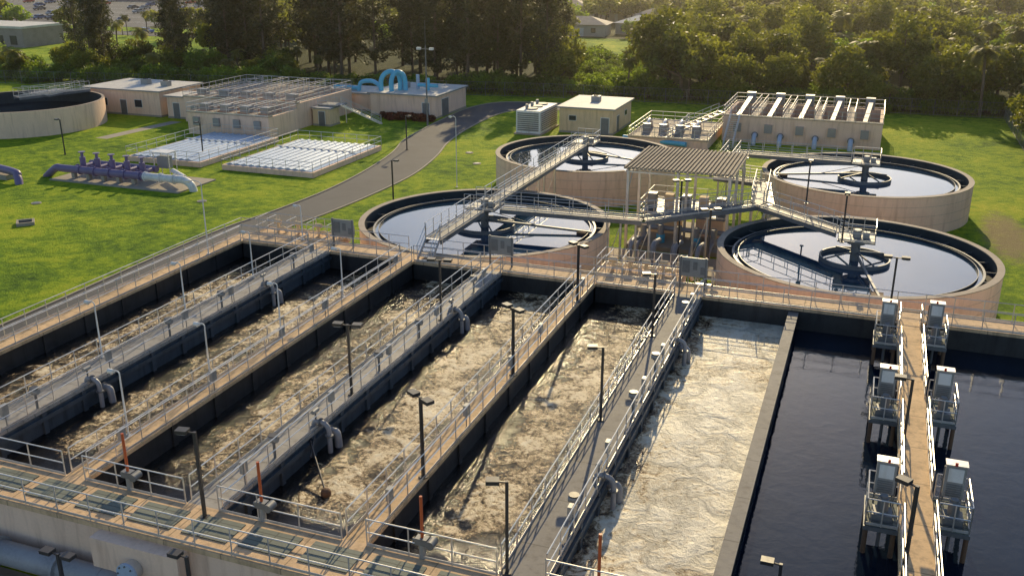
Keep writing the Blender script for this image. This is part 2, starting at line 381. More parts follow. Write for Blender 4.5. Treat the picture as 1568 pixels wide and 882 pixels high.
for i in(1,3,5):
    for y in(29,38,42.5,50):
        e=M(); x=WX[i]+HW[i]-.3
        e.cyl((x,y,Z),(x,y,Z+.75),.06,'galvd'); e.cyl((x-.2,y,Z+.85),(x+.2,y,Z+.85),.13,'cab',n=12); e.box(x-.12,x+.12,y-.1,y+.1,Z+.7,Z+1.0,'galvd')
        e.cyl((x,y,Z+1.0),(x,y,Z+1.04),.2,'dark',n=12); e.build('valve_operator')
m=M(); m.cyl((-20.9,31.2,Z-.3),(-18.9,29.0,WZ+.15),.04,'dark'); m.cyl((-20.9,31.6,Z-.2),(-20.4,30.4,Z-.6),.05,'dark')
for k in range(6):
    t0=-math.pi/2+k*math.pi/6; t1=t0+math.pi/6; m.cyl((-18.8,28.9,WZ+.12+.22*math.sin(t0)),(-18.8,28.9,WZ+.12+.22*math.sin(t1)),max(.001,.22*math.cos(t0)),'rust',r1=max(.001,.22*math.cos(t1)),n=14,caps=False)
m.build('float_level_arm')
for x in(-25,-19,-12.6,-6.4):
    e=M(); e.cyl((x,25,Z-.4),(x,25,Z+.7),.12,'cab',n=12);e.cyl((x,25,Z+.7),(x,25,Z+2.4),.055,'orange',n=10); e.box(x-.22,x+.22,24.85,25.15,Z+.55,Z+.8,'galvd')
    e.cyl((x-.35,25,Z+.65),(x+.35,25,Z+.65),.05,'galvd'); e.cyl((x+.35,24.8,Z+.65),(x+.35,25.2,Z+.65),.16,'galvd',n=12); e.build('sluice_gate_stem')

# ------------------------------------------------------------------ lamps
def lamp_dark(x,y,z=Z,h=3.5,double=False,ang=180):
    m=M(); m.T=Matrix.Translation((x,y,z))@Matrix.Rotation(math.radians(ang),4,'Z')
    m.box(-.14,.14,-.14,.14,0,.05,'dark'); m.box(-.055,.055,-.055,.055,.05,h,'dark')
    for s in((1,-1) if double else (1,)):
        m.beam((0,0,h-.05),(s*.3,0,h-.02),.05,.05,'dark')
        m.box(min(s*.24,s*.68),max(s*.24,s*.68),-.17,.17,h-.07,h+.07,'dark'); m.box(min(s*.3,s*.63),max(s*.3,s*.63),-.13,.13,h-.1,h-.072,'white')
    m.build('street_lamp')
for y in(29.7,39.8,50.5): lamp_dark(WX[4]+.38,y,double=True,ang=150)
for y in(24.4,35.2,45.2): lamp_dark(WX[3]+.5,y,double=(y>30),ang=190)
for y in(25.2,36.8,47): lamp_dark(WX[5]-.6,y,ang=200)
lamp_dark(2.2,54.4,ang=0,double=True); lamp_dark(PL+.1,38,ang=180); lamp_dark(PL+.1,29.5,ang=150)
lamp_dark(-1.1,29.2,z=0,h=3.0); lamp_dark(-24.7,21,z=0,h=3.0,double=True); lamp_dark(-20.2,22.2,z=0,h=3.2)
def lamp_white(x,y,z=Z,h=3.0,ang=0,arm=.25):
    m=M(); m.T=Matrix.Translation((x,y,z))@Matrix.Rotation(math.radians(ang),4,'Z')
    m.cyl((0,0,0),(0,0,.06),.12,'galv',n=10); m.cyl((0,0,.06),(0,0,h*.9),.045,'white',r1=.033)
    m.bend([(0,0,h*.88),(0,0,h*.97),(-arm*.5,0,h),(-arm,0,h-.03)],.03,'white',n=8)
    m.cyl((-arm-.02,0,h-.05),(-arm-.3*max(1,arm*1.6),0,h-.07),.08,'white',r1=.11,n=12); m.cyl((-arm-.15,0,h-.11),(-arm-.15,0,h-.2),.1,'white',r1=.04,n=12)
    m.build('street_lamp')
for y in(28.4,34,40,46.5): lamp_white(WX[2]-.45,y)
for y in(34.5,41,47.5): lamp_white(WX[1]-.8,y)
lamp_white(-40.7,50.6,h=5,arm=.8); lamp_white(-37.8,85.5,z=0,h=7,arm=.4); lamp_white(-36.5,55.6,h=2.5)
lamp_dark(-3.9,74,z=4.3,h=3.2,ang=90); lamp_dark(-.9,64.5,z=4.3,h=3.2,ang=90); lamp_dark(-12.5,69.0,z=0,h=6.5,double=True,ang=30); lamp_dark(-9.2,62,z=0,h=6.4,double=True,ang=30)
lamp_dark(-41,78,z=0,h=4,ang=0); lamp_dark(-50.5,100,z=0,h=4,ang=0); lamp_dark(-70,88,z=0,h=4); lamp_dark(-86,84,z=0,h=4)
m=M(); m.cyl((-54.9,115,0),(-54.9,115,10.3),.13,'galvd',r1=.07,n=10); m.beam((-55.8,115,9.9),(-54,115,9.9),.08,.08,'galvd')
for q in(-55.8,-54): m.box(q-.25,q+.25,114.7,115.1,9.8,10.1,'white')
m.cyl((-54.9,115,10.3),(-54.9,115,13.5),.025,'galvd'); m.box(-55.1,-54.7,114.75,114.9,3,3.6,'cab'); m.build('floodlight_mast')

for x in(-33,-21.4,-9):
    e=E('electrical_panel_rack'); m=M(); y=55.2
    for s in(-.75,.75): m.box(x+s-.05,x+s+.05,y-.05,y+.05,Z,Z+2.0,'galvd')
    m.box(x-.85,x+.85,y-.03,y+.03,Z+.75,Z+1.95,'cab'); m.build('frame',e)
    m=M()
    for a,b,c,dd in((-.7,-.15,.9,1.85),(-.05,.3,1.1,1.8),(.4,.75,.85,1.5)): m.box(x+a,x+b,y+.04,y+.3,Z+c,Z+dd,'cab'); m.box(x+a+.05,x+b-.05,y-.06,y-.031,Z+c+.1,Z+dd-.1,'galvd')
    m.build('enclosures',e)
def yard(name,x0,x1,y0,y1,n,seed):
    random.seed(seed); e=E(name); m=M()
    m.box(x0,x1,y0,y1,-.1,Z-.3,'pink'); m.box(x0-.05,x1+.05,y0,y1+.05,Z-.3,Z-.01,'concx'); m.build('platform',e)
    m=M(); m.rail([(x0,y0),(x0,y1),(x1,y1),(x1,y0)],sp=1.0)
    for k in range(n):
        x=x0+(k+.5)*(x1-x0)/n; m.rail([(x,y0+.2),(x,y1-.2)],sp=1.2,toe=False)
    m.build('railing',e); m=M()
    for k in range(n):
        x=x0+(k+.8)*(x1-x0)/n; yy=U(y0+.6,y1-.6)
        m.cyl((x,yy,Z),(x,yy,Z+.7),.1,'tan'); m.cyl((x-.25,yy,Z+.75),(x+.25,yy,Z+.75),.16,'tan',n=12); m.bend([(x,yy,Z+.2),(x+.5,yy,Z+.3),(x+.8,yy,Z-.2)],.12,'tan')
    m.build('valves',e)
yard('effluent_channel_platform',-15.2,-9.9,55.95,58.2,5,3)
yard('influent_channel_platform',-40.6,-34,55.95,57.6,4,5)
m=M(); m.stairs(-8.5,56.2,Z,-8.5,60.6,0,1.0,'galv'); m.build('access_stair')
m=M(); m.bend([(9.6,57.5,-.2),(9.8,58,.6),(11,60,.8),(15,63,.8),(16,64,.2),(16.2,64.4,-.3)],.22,'white'); m.cyl((12.6,61.2,.8),(12.7,61.3,.8),.32,'white',n=14); m.bend([(12.6,61.2,.8),(13,60,.9),(15,58.5,.8),(16,58,.0)],.18,'white'); m.build('white_drain_pipe')
random.seed(11)
# ------------------------------------------------------------------ front lower pipes
m=M(); m.cyl((-36,22.1,1.35),(-24,22.1,1.35),.45,'pipeg',n=20)
for x in(-33,-29,-26): m.cyl((x,22.1,1.35),(x+.12,22.1,1.35),.58,'pipeg',n=20)
m.bend([(-24,22.1,1.35),(-23.4,22.1,1.3),(-23.2,22.1,.8),(-23.2,22.1,-.2)],.45,'pipeg',n=16)
m.cyl((-36,21.2,.7),(-18,21.2,.7),.3,'pipeg',n=16); m.cyl((-21.8,22.0,.3),(-15,22.0,.3),.3,'pipeg',n=16)
m.build('process_pipe')
m=M(); m.box(-24.4,-20.6,22.15,22.78,1.2,3.0,'pink'); m.cyl((-22.5,22.14,2.2),(-22.5,21.8,2.2),.36,'galv',n=20); m.cyl((-22.5,21.8,2.2),(-22.5,21.7,2.2),.42,'panel',n=20)
for k in range(8): t=k*math.pi/4; m.cyl((-22.5+.34*math.cos(t),21.7,2.2+.34*math.sin(t)),(-22.5+.34*math.cos(t),21.66,2.2+.34*math.sin(t)),.035,'galvd')
m.build('pipe_blind_flange')
m=M(); m.add([(-60,5,.008),(-2,5,.008),(-2,22.7,.008),(-60,22.7,.008)],[(0,1,2,3)],'kerb'); m.build('pavement')

# ------------------------------------------------------------------ clarifiers
def bridge(m,pts,w=1.1,z=4.3):
    P=[Vector((p[0],p[1],z)) for p in pts]
    for a,b in zip(P[:-1],P[1:]):
        d=(b-a).normalized(); r=Vector((d.y,-d.x,0))
        m.beam(a-Vector((0,0,.06)),b-Vector((0,0,.06)),w,.06,'bdeck')
        for k in(-1,1):
            m.beam(a+r*k*w/2-Vector((0,0,.2)),b+r*k*w/2-Vector((0,0,.2)),.07,.30,'galvd')
            m.rail([tuple(a+r*k*w/2),tuple(b+r*k*w/2)],h=1.08,sp=1.4)
def clarifier(cx,cy,R,t):
    e=E('clarifier_tank'); m=M()
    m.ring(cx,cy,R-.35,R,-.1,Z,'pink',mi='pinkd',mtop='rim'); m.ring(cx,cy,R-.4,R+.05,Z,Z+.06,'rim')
    for k in range(3): m.ring(cx,cy,R+.001,R+.012,.8+k*.8,.815+k*.8,'rim')
    m.build('wall',e)
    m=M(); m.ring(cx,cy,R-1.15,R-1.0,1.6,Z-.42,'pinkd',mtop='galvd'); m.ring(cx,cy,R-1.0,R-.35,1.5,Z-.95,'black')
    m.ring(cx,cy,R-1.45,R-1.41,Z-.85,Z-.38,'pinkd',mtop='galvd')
    for k in range(24):
        q=k*math.pi/12; m.beam((cx+(R-1.1)*math.cos(q),cy+(R-1.1)*math.sin(q),Z-.46),(cx+(R-.3)*math.cos(q),cy+(R-.3)*math.sin(q),Z-.46),.05,.06,'galvd')
    m.build('effluent_launder',e)
    m=M(); m.disc(cx,cy,R-1.1,Z-.55,'still'); m.build('water_surface',e)
    m=M(); m.ring(cx,cy,2.2,2.3,Z-1.0,Z-.28,'galvd',n=48)
    for k in range(4):
        q=k*math.pi/2+.6; m.beam((cx,cy,Z+.1),(cx+2.25*math.cos(q),cy+2.25*math.sin(q),Z-.25),.08,.1,'galvd')
    m.cyl((cx,cy,0),(cx,cy,Z+.95),.3,'galvd',n=16); m.cyl((cx,cy,Z+.65),(cx,cy,Z+.9),.6,'galvd',n=24); m.build('feedwell',e)
    m=M()
    a=(cx+.4*math.cos(t),cy+.4*math.sin(t),Z+.0); b=(cx+(R-1.2)*math.cos(t),cy+(R-1.2)*math.sin(t),Z-.40)
    m.beam(a,b,.14,.16,'galvd'); m.cyl((a[0],a[1],Z+.7),((a[0]+b[0])/2,(a[1]+b[1])/2,Z-.2),.03,'galvd')
    m.box(cx+(R-1.9)*math.cos(t)-.35,cx+(R-1.9)*math.cos(t)+.35,cy+(R-1.9)*math.sin(t)-.35,cy+(R-1.9)*math.sin(t)+.35,Z-.6,Z-.35,'rust')
    m.build('skimmer_arm',e)
    m=M(); m.box(cx-1.2,cx+1.2,cy-1.2,cy+1.2,Z+.98,Z+1.08,'galvd'); m.rail([(cx-1.15,cy-1.15),(cx+1.15,cy-1.15),(cx+1.15,cy+1.15),(cx-1.15,cy+1.15)],z=Z+1.08,sp=.8)
    m.cyl((cx,cy,Z+1.08),(cx,cy,Z+1.6),.28,'cab',n=16); m.box(cx+.35,cx+.8,cy-.2,cy+.2,Z+1.08,Z+1.5,'cab'); m.build('drive_platform',e)
CL=[(-26.5,65.0,9.4,.1),(-26.3,91.2,8.9,-.1),(0,91.2,9.0,3.3),(0,66.2,9.1,-1.35)]
for c in CL: clarifier(*c)
br=E('clarifier_access_bridge'); m=M()
bridge(m,[(-26.5,55.8),(-26.5,63.6)]);bridge(m,[(-26.5,66.4),(-26.3,89.8)])
bridge(m,[(-25.1,65),(-14.5,65.6),(-7.3,72.8)]); bridge(m,[(-7.3,72.8),(-1,67.2)]); bridge(m,[(-7.3,72.8),(-7.8,80),(-11.8,81)]); bridge(m,[(-11.8,81),(-11.8,91.5),(-1.3,91.3)])
m.build('walkway',br); m=M()
for x,y in((-26.5,76),(-26.5,80.5),(-16.6,65.5),(-14.5,65.6),(-11,69.2),(-7.3,72.8),(-7.8,78),(-11.8,86),(-11.8,91.5)):
    for s in(-.5,.5): m.cyl((x+s,y,0),(x+s,y,4.1),.09,'galv')
    m.beam((x-.5,y,3.9),(x+.5,y,3.9),.1,.1,'galv'); m.beam((x-.5,y,.6),(x+.5,y,3.7),.05,.05,'galv')
m.stairs(-26.5,54.4,Z,-26.5,55.8,4.28,1.0)
m.stairs(-7.0,83.5,0,-7.6,80.2,4.2,1.0)
m.build('supports',br)
e=E('round_concrete_tank'); m=M(); cx,cy,R=-105.2,97.1,10
m.ring(cx,cy,R-.35,R,-.1,Z,'pink',mi='pinkd',mtop='rim'); m.disc(cx,cy,R-.3,1.6,'pool'); m.build('wall',e)
m=M(); bridge(m,[(cx+2,cy+9.5),(cx-1,cy)],w=1.4,z=Z+.4); m.box(cx-3,cx+1.5,cy+3,cy+8.7,Z+.1,Z+.3,'galvd'); m.rail([(cx-3,cy+3),(cx+1.5,cy+3),(cx+1.5,cy+8.7)],z=Z+.3); m.build('platform',e)
# ------------------------------------------------------------------ canopy
e=E('pump_station_canopy'); m=M(); x0,x1,y0,y1=-17.2,-9.4,71.8,79.8
for k in range(27):
    x=x0-.3+k*(x1-x0+.6)/27; m.box(x,x+.15,y0-.3,y1+.3,6.5,6.62,'slat')
m.box(x0-.3,x1+.3,y0-.3,y1+.3,6.45,6.5,'slat'); m.build('roof',e)
m=M()
for x in(x0,(x0+x1)/2,x1):
    for y in(y0,(y0+y1)/2,y1): m.box(x-.1,x+.1,y-.1,y+.1,0,6.3,'galv')
    m.beam((x,y0-.3,6.35),(x,y1+.3,6.35),.12,.18,'galv')
for y in(y0,(y0+y1)/2,y1): m.beam((x0-.3,y,6.2),(x1+.3,y,6.2),.1,.14,'galv')
for x in(x0,x1): m.beam((x,y0,4.6),(x,y0+2,6.2),.06,.06,'galv'); m.beam((x,y1,4.6),(x,y1-2,6.2),.06,.06,'galv')
m.build('steel_frame',e)
m=M(); m.box(x0,x1,y0,y1,.0,.35,'kerb'); m.box(x0+.5,x1-.5,y0+2.5,y1-.4,2.2,2.35,'galvd'); m.box(x0+1,x0+3.2,y0+4,y0+7,.35,2.2,'tan'); m.box(x1-3,x1-.8,y0+4,y0+7,.35,2.2,'pink')
m.rail([(x0+.5,y0+2.5),(x1-.5,y0+2.5),(x1-.5,y1-.4),(x0+.5,y1-.4)],z=2.35,sp=1.1,closed=True)
m.build('platform',e)
m=M()
for k in range(5):
    x=x0+1.1+k*1.4; m.cyl((x,y0+1.4,.35),(x,y0+1.4,1.0),.35,'blue' if k%2 else 'pipeg',n=14); m.cyl((x,y0+1.4,1.0),(x,y0+1.4,1.8),.25,'cab',n=14); m.bend([(x,y0+1.4,.6),(x,y0+.4,.7),(x,y0-.6,.5),(x,y0-1,-.2)],.14,'pipeg')
    m.box(x-.35,x+.35,y0+4,y0+4.7,2.35,3.6,'tan' if k%2 else 'cab')
m.cyl((x0+.4,y0+2.2,1.3),(x1-.4,y0+2.2,1.3),.2,'pipeg',n=14); m.build('pumps',e)
m=M()
for k in range(4): m.bend([(-16+k*1.7,68.2,.0),(-16+k*1.7,68.2,1.1),(-16+k*1.7,69,1.5),(-16+k*1.7,71,1.2)],.18,'pipeg')
m.box(-18.5,-7.5,66.8,71,0.0,.12,'kerb'); m.build('sludge_piping')
# ------------------------------------------------------------------ buildings
def building(name,x0,x1,y0,y1,h,wall='tan',roof='roofw',doors=(),wins=(),over=.3,units=0):
    e=E(name); m=M(); m.box(x0,x1,y0,y1,-.1,h,wall); m.box(x0-.04,x1+.04,y0-.04,y1+.04,-.05,.25,'kerb'); m.build('walls',e)
    m=M(); m.box(x0-over,x1+over,y0-over,y1+over,h+.002,h+.22,roof); m.box(x0-over-.03,x1+over+.03,y0-over-.03,y1+over+.03,h+.06,h+.16,'galvd')
    for k in range(units):
        ux=U(x0+1,x1-2); uy=U(y0+1,y1-2); m.box(ux,ux+1.1,uy,uy+1.0,h+.22,h+.95,'cab'); m.cyl((ux+.5,uy+.5,h+.95),(ux+.5,uy+.5,h+1.0),.35,'black',n=12)
    m.build('roof',e); m=M()
    for s,p,wd,ht in doors:
        if s=='f': m.box(p,p+wd,y0-.05,y0-.003,0,ht,'galvd'); m.box(p-.08,p+wd+.08,y0-.03,y0-.002,0,ht+.08,'white')
        else: m.box(x1+.003,x1+.05,p,p+wd,0,ht,'galvd'); m.box(x1+.002,x1+.03,p-.08,p+wd+.08,0,ht+.08,'white')
    for s,p,wd,z0,z1 in wins:
        if s=='f': m.box(p,p+wd,y0-.05,y0-.003,z0,z1,'glass'); m.box(p-.06,p+wd+.06,y0-.03,y0-.002,z0-.06,z1+.06,'white')
        else: m.box(x1+.003,x1+.05,p,p+wd,z0,z1,'glass'); m.box(x1+.002,x1+.03,p-.06,p+wd+.06,z0-.06,z1+.06,'white')
    if m.V: m.build('doors_and_windows',e)
    return e
building('electrical_building',-37.3,-30.3,117,126.5,3.1,'tan',doors=[('r',119,1.1,2.1),('f',-31.8,1,2.1)],wins=[('f',-36,.9,1.6,2.2),('r',123,1,1.6,2.2)],units=1)
building('control_building',-105,-92.2,108,117,3.4,'pink',doors=[('r',110,1,2.1),('f',-99,1,2.1)],wins=[('f',-96.5,1.2,1.2,2.2),('f',-102.5,1.2,1.2,2.2),('r',113,1.2,1.2,2.2)],units=2)
building('storage_building',-91,-86,108,112,2.9,'pink',doors=[('f',-90,1,2.1),('r',109,1,2.1)])
building('blower_building',-66,-56,120,130.5,3.0,'pink',doors=[('r',122,2.2,2.4),('f',-58,1,2.1)],units=1)
building('chemical_building',-75.5,-67,122.5,128.5,2.4,'pink','roofw')
building('small_pump_house',-69.2,-66.6,110,112.4,2.2,'tan',doors=[('f',-68.3,.9,1.9)],over=.12)
def open_tank(name,x0,x1,y0,y1,h,nx,wall='pink',dz=1.6,mats='black',beams=0):
    e=E(name); m=M(); t=.35
    m.box(x0,x1,y0,y0+t,-.1,h,wall);m.box(x0,x1,y1-t,y1,-.1,h,wall);m.box(x0,x0+t,y0+t,y1-t,-.1,h,wall);m.box(x1-t,x1,y0+t,y1-t,-.1,h,wall)
    m.box(x0+t,x1-t,y0+t,y1-t,-.1,h-dz,mats); m.box(x0-.08,x1+.08,y0-.08,y0+t+.5,h+.002,h+.1,'rim')
    for k in range(1,nx):
        x=x0+k*(x1-x0)/nx; m.box(x-.35,x+.35,y0+t+.5,y1-t,h-dz,h+.05,wall); m.box(x-.45,x+.45,y0+t+.5,y1-t,h+.052,h+.1,'rim')
    m.build('walls',e); m=M()
    m.rail([(x0,y0),(x1,y0),(x1,y1),(x0,y1)],z=h+.1,closed=True,w=.035)
    for k in range(1,nx):
        x=x0+k*(x1-x0)/nx
        for s in(-.42,.42): m.rail([(x+s,y0+1),(x+s,y1-.4)],z=h+.1,toe=False,w=.03)
    m.build('railing',e); m=M()
    for k in range(nx):
        x=x0+(k+.5)*(x1-x0)/nx
        if beams: m.beam((x-.2,y0+.8,h-.2),(x+.3,y1-.8,h+1.2),.5,.3,'cab'); m.box(x-.4,x+.7,y1-1.6,y1-.6,h+.1,h+1.5,'cab')
        else: m.box(x-.6,x+.6,y0+1.5,y0+2.6,h+.1,h+.9,'cab'); m.cyl((x,y0+3,h-.4),(x,y1-1,h-.4),.2,'galvd')
        m.box(x-.5,x+.4,y0-.3,y0-.003,1.2,2.2,'cab')
    m.build('equipment',e); return e
open_tank('headworks_screen_structure',-17,1.3,119,130.5,3.0,5,beams=1)
open_tank('filter_structure',-81,-69,99.6,106,2.7,4)
open_tank('sand_filter_basin',-87,-69.5,106.6,121,3.3,5)
e=E('grit_removal_platform'); m=M(); m.box(-27,-17.6,112,124,-.1,1.0,'pink'); m.box(-27.1,-17.5,111.9,124.1,1.0,1.12,'rim')
m.build('base',e); m=M(); m.rail([(-27,112),(-17.6,112),(-17.6,124),(-27,124)],z=1.12,closed=True,w=.035)
m.rail([(-22,112),(-22,124)],z=1.12,w=.035)
m.stairs(-23,113,1.12,-17.5,121,3.1,1.1); m.stairs(-15.5,113.5,0,-15.5,118.9,3.1,1.1); m.rail([(-27,118),(-17.6,118)],z=1.12,w=.035); m.build('railing',e)
m=M()
for k in range(4):
    m.cyl((-25.5+k*2,115,1.12),(-25.5+k*2,115,2.2),.5,'cab',n=16); m.bend([(-25.5+k*2,115,2),(-25.5+k*2,116.5,2.4),(-25.5+k*2,118,1.2)],.2,'galv')
m.cyl((-28,113.5,.6),(-20,111.5,.6),.3,'blue',n=14); m.build('grit_classifiers',e)
for x in(-13,-10,-6,-2):
    m=M(); m.bend([(x,118.9,1.0),(x,118,1.0),(x,117.5,.6),(x,117.4,-.2)],.28,'panel'); m.cyl((x,118.2,1.0),(x,118.3,1.0),.4,'galvd',n=14); m.build('influent_pipe')
e=E('backup_generator'); m=M(); m.box(-42.2,-38.6,113.6,121,.0,.2,'kerb'); m.box(-42,-38.8,113.8,120.8,.2,3.0,'white'); m.build('enclosure',e); m=M()
for k in range(9): m.box(-41.8,-39,113.74,113.8-.003,.5+k*.26,.66+k*.26,'galvd'); m.box(-38.797,-38.74,114.2,120.4,.5+k*.26,.62+k*.26,'galvd')
for k in range(3): m.cyl((-40.4,115.3+k*2,3.0),(-40.4,115.3+k*2,3.15),.75,'galvd',n=20); m.box(-41.2,-40.9,115+k*2,115.4+k*2,3,3.6,'cab')
m.build('louvres',e)
e=E('blue_air_header_pipe'); m=M()
for dx in(0,1.0): m.bend([(-65+dx*1.6,121.5,3.2),(-65+dx*1.6,121.5,4.6),(-64.6+dx*1.4,121.9,5.5),(-63.8+dx*1.0,122.4,5.8),(-63+dx*.8,122.8,5.4),(-62.8+dx*.8,123,4.4),(-62.8+dx*.8,123,3.2)],.33,'blue')
m.bend([(-70,124,2.6),(-69.6,124,3.8),(-68,124,4.1),(-66.4,123,3.9),(-65.6,122.5,3.5)],.3,'blue'); m.cyl((-74,124,3.0),(-69.8,124,3.0),.3,'blue',n=14)
m.cyl((-59,124,3.2),(-59,124,4.9),.3,'blue',n=14); m.cyl((-60.5,124,3.9),(-57.5,124,3.9),.25,'blue',n=14); m.cyl((-61,125,3.2),(-61,125,5.2),.25,'panel',n=12)
m.build('pipework',e)
m=M(); m.stairs(-66,112,2.6,-61.5,114.5,0,1.1); m.box(-69,-66,111,113.5,2.45,2.6,'galvd'); m.rail([(-69,111),(-66,111)],z=2.6);m.cyl((-68.9,113.3,0),(-68.9,113.3,2.5),.08,'galv');m.cyl((-66.1,113.3,0),(-66.1,113.3,2.5),.08,'galv'); m.build('access_stair')
def pad(x0,x1,y0,y1):
    e=E('covered_filter_bed'); m=M(); m.box(x0,x1,y0,y1,-.1,.55,'pink'); m.box(x0+.3,x1-.3,y0+.3,y1-.3,.55,.6,'panel')
    n=int((x1-x0-.8)/.9)
    for k in range(n):
        x=x0+.4+k*.9
        m.add([(x,y0+.4,.62),(x+.4,y0+.4,.74),(x+.8,y0+.4,.62),(x,y1-.4,.62),(x+.4,y1-.4,.74),(x+.8,y1-.4,.62)],[(0,1,4,3),(1,2,5,4),(0,2,1),(3,4,5)],'panel')
        m.box(x+.81,x+.88,y0+.4,y1-.4,.605,.66,'white')
    m.box(x0+.3,x1-.3,y0+9.8,y0+10.1,.75,.8,'white')
    m.build('bed',e); m=M(); m.rail([(x0,y0),(x1,y0)],z=.55,sp=1.6,toe=False); m.rail([(x1,y0),(x1,y1),(x0,y1),(x0,y0)],z=.55,sp=1.6,toe=False); m.build('railing',e)
pad(-77,-67.2,83.8,98.8); pad(-64.4,-53.2,83.8,98.8)
e=E('reclaimed_water_pipe_manifold'); m=M(); m.box(-78,-62,73.6,79.5,0,.12,'kerb'); m.build('pad',e); m=M()
m.cyl((-77.6,75,1.0),(-67,75,1.0),.38,'purple',n=18); m.bend([(-79.8,75,-.1),(-79,75,.5),(-78.2,75,1),(-77.6,75,1)],.38,'purple')
m.cyl((-76.5,78,1.0),(-68,78,1.0),.34,'purple',n=18)
for k in range(5):
    x=-76+k*1.9; m.cyl((x,75,1.0),(x,78,1.0),.24,'purple',n=14); m.cyl((x,76.4,1.0),(x,76.4,2.0),.3,'purple',n=14); m.cyl((x,76.4,2.0),(x,76.4,2.5),.15,'purple',n=10); m.cyl((x,76.4,2.5),(x,76.4,2.56),.35,'purple',n=14); m.cyl((x,75.6,1),(x,75.7,1),.42,'purple',n=16)
    m.cyl((x+.9,75,1),(x+1.0,75,1),.5,'purple',n=16); m.box(x-.2,x+.2,74.8,75.2,.1,.65,'kerb')
m.build('purple_header',e); m=M(); m.cyl((-67,75,1.0),(-63.3,75,1.0),.38,'white',n=18); m.bend([(-63.3,75,1),(-62.3,75,1.0),(-61.5,75,.6),(-61.2,75,-.2)],.38,'white',n=16)
for x in(-66.9,-65,-63.4): m.cyl((x-.06,75,1),(x+.06,75,1),.5,'white',n=18)
m.cyl((-66,78,1),(-63,76,1),.25,'white',n=14); m.box(-68.4,-67.1,78.6,79.4,1.0,2.2,'cab'); m.box(-68.8,-66.7,78.3,79.8,2.6,2.7,'white')
for a in(-68.7,-66.8): m.cyl((a,79.6,.1),(a,79.6,2.6),.05,'galv'); m.cyl((a,78.5,.1),(a,78.5,2.6),.05,'galv')
m.build('white_discharge',e)
m=M(); m.bend([(-79.5,71.2,-.2),(-80,71.6,.6),(-81,72,1),(-88,73.5,1.1)],.4,'purple'); m.box(-84,-82,72,73.6,0,.5,'kerb'); m.build('reclaimed_water_pipe')
m=M(); x,y=-67.4,60.3; m.ring(x,y,.75,1.0,0,.28,'kerb',n=4); m.disc(x,y,.74,.1,'black',4); m.build('manhole_chamber')
for x,y in((-72,66),(-40,96),(-43,101),(-58,72)):
    m=M(); m.ring(x,y,.0,.45,0,.06,'kerb',n=20); m.cyl((x,y,.06),(x,y,.09),.32,'galvd',n=20); m.build('manhole_cover')
f=M()
FP=[(17,40),(17,147.5),(2,147),(-51.5,143.2),(-139.7,126),(-175,122)]
for a,b in zip(FP[:-1],FP[1:]):
    a=Vector((*a,0));b=Vector((*b,0)); L=(b-a).length; k=int(L/3)
    for i in range(k+1): c=a.lerp(b,i/k); f.cyl(c,c+Vector((0,0,2.2)),.04,'galvd',n=5)
    for z in(2.15,1.1,.1): f.cyl(a+Vector((0,0,z)),b+Vector((0,0,z)),.025,'galvd',n=4,caps=False)
    k=int(L/.5)
    for i in range(k): 
        c=a.lerp(b,i/k); c2=a.lerp(b,(i+1)/k); f.cyl(c+Vector((0,0,.1)),c2+Vector((0,0,2.1)),.012,'galvd',n=3,caps=False); f.cyl(c2+Vector((0,0,.1)),c+Vector((0,0,2.1)),.012,'galvd',n=3,caps=False)
f.build('chain_link_fence')

# ------------------------------------------------------------------ vegetation
rs=np.random.RandomState(5)
def leaves_to(m,C,size,mat,asp=1.,droop=0):
    n=len(C); a=rs.normal(size=(n,3)); a[:,2]-=droop; a/=np.linalg.norm(a,axis=1)[:,None]
    b=rs.normal(size=(n,3)); b-= (b*a).sum(1)[:,None]*a; b/=np.linalg.norm(b,axis=1)[:,None]
    s=size*(.6+.8*rs.rand(n))[:,None]
    q=np.stack([C-a*s*.5,C+b*s*.5*asp,C+a*s*.5,C-b*s*.5*asp],1).reshape(-1,3)
    o=len(m.V); m.V+=[tuple(x) for x in q.tolist()]; i=m.mi(mat)
    for k in range(n): m.F.append((o+4*k,o+4*k+1,o+4*k+2,o+4*k+3))
    m.I+=[i]*n; m.S+=[False]*n
def ball(c,r,n,sq=1.):
    d=rs.normal(size=(n,3)); d/=np.linalg.norm(d,axis=1)[:,None]
    return np.array(c)+d*(r*(.55+.5*rs.rand(n)))[:,None]*np.array([1,1,sq])
def mk(m,name):
    o=m.build(name); me=o.data; bpy.data.objects.remove(o); return me
def broad(h,R,nc,nl,seed,mat='leaf',ls=.42):
    rs.seed(seed); random.seed(seed); m=M(); th=h*.4
    m.cyl((0,0,-.2),(U(-.2,.2),U(-.2,.2),th),.26,'bark',r1=.18,n=7)
    for k in range(nc):
        t=rs.rand()*6.28; rr=R*math.sqrt(rs.rand())*.8; z=h*(.42+.5*rs.rand()*(1-(rr/R)**2*.6)); c=(rr*math.cos(t),rr*math.sin(t),z)
        if k<7: m.cyl((0,0,th*.8),c,.12,'bark',r1=.03,n=5,caps=False)
        leaves_to(m,ball(c,R*(.26+.2*rs.rand()),nl,.75),ls,mat,.7)
    return mk(m,'broadleaf_tree_mesh')
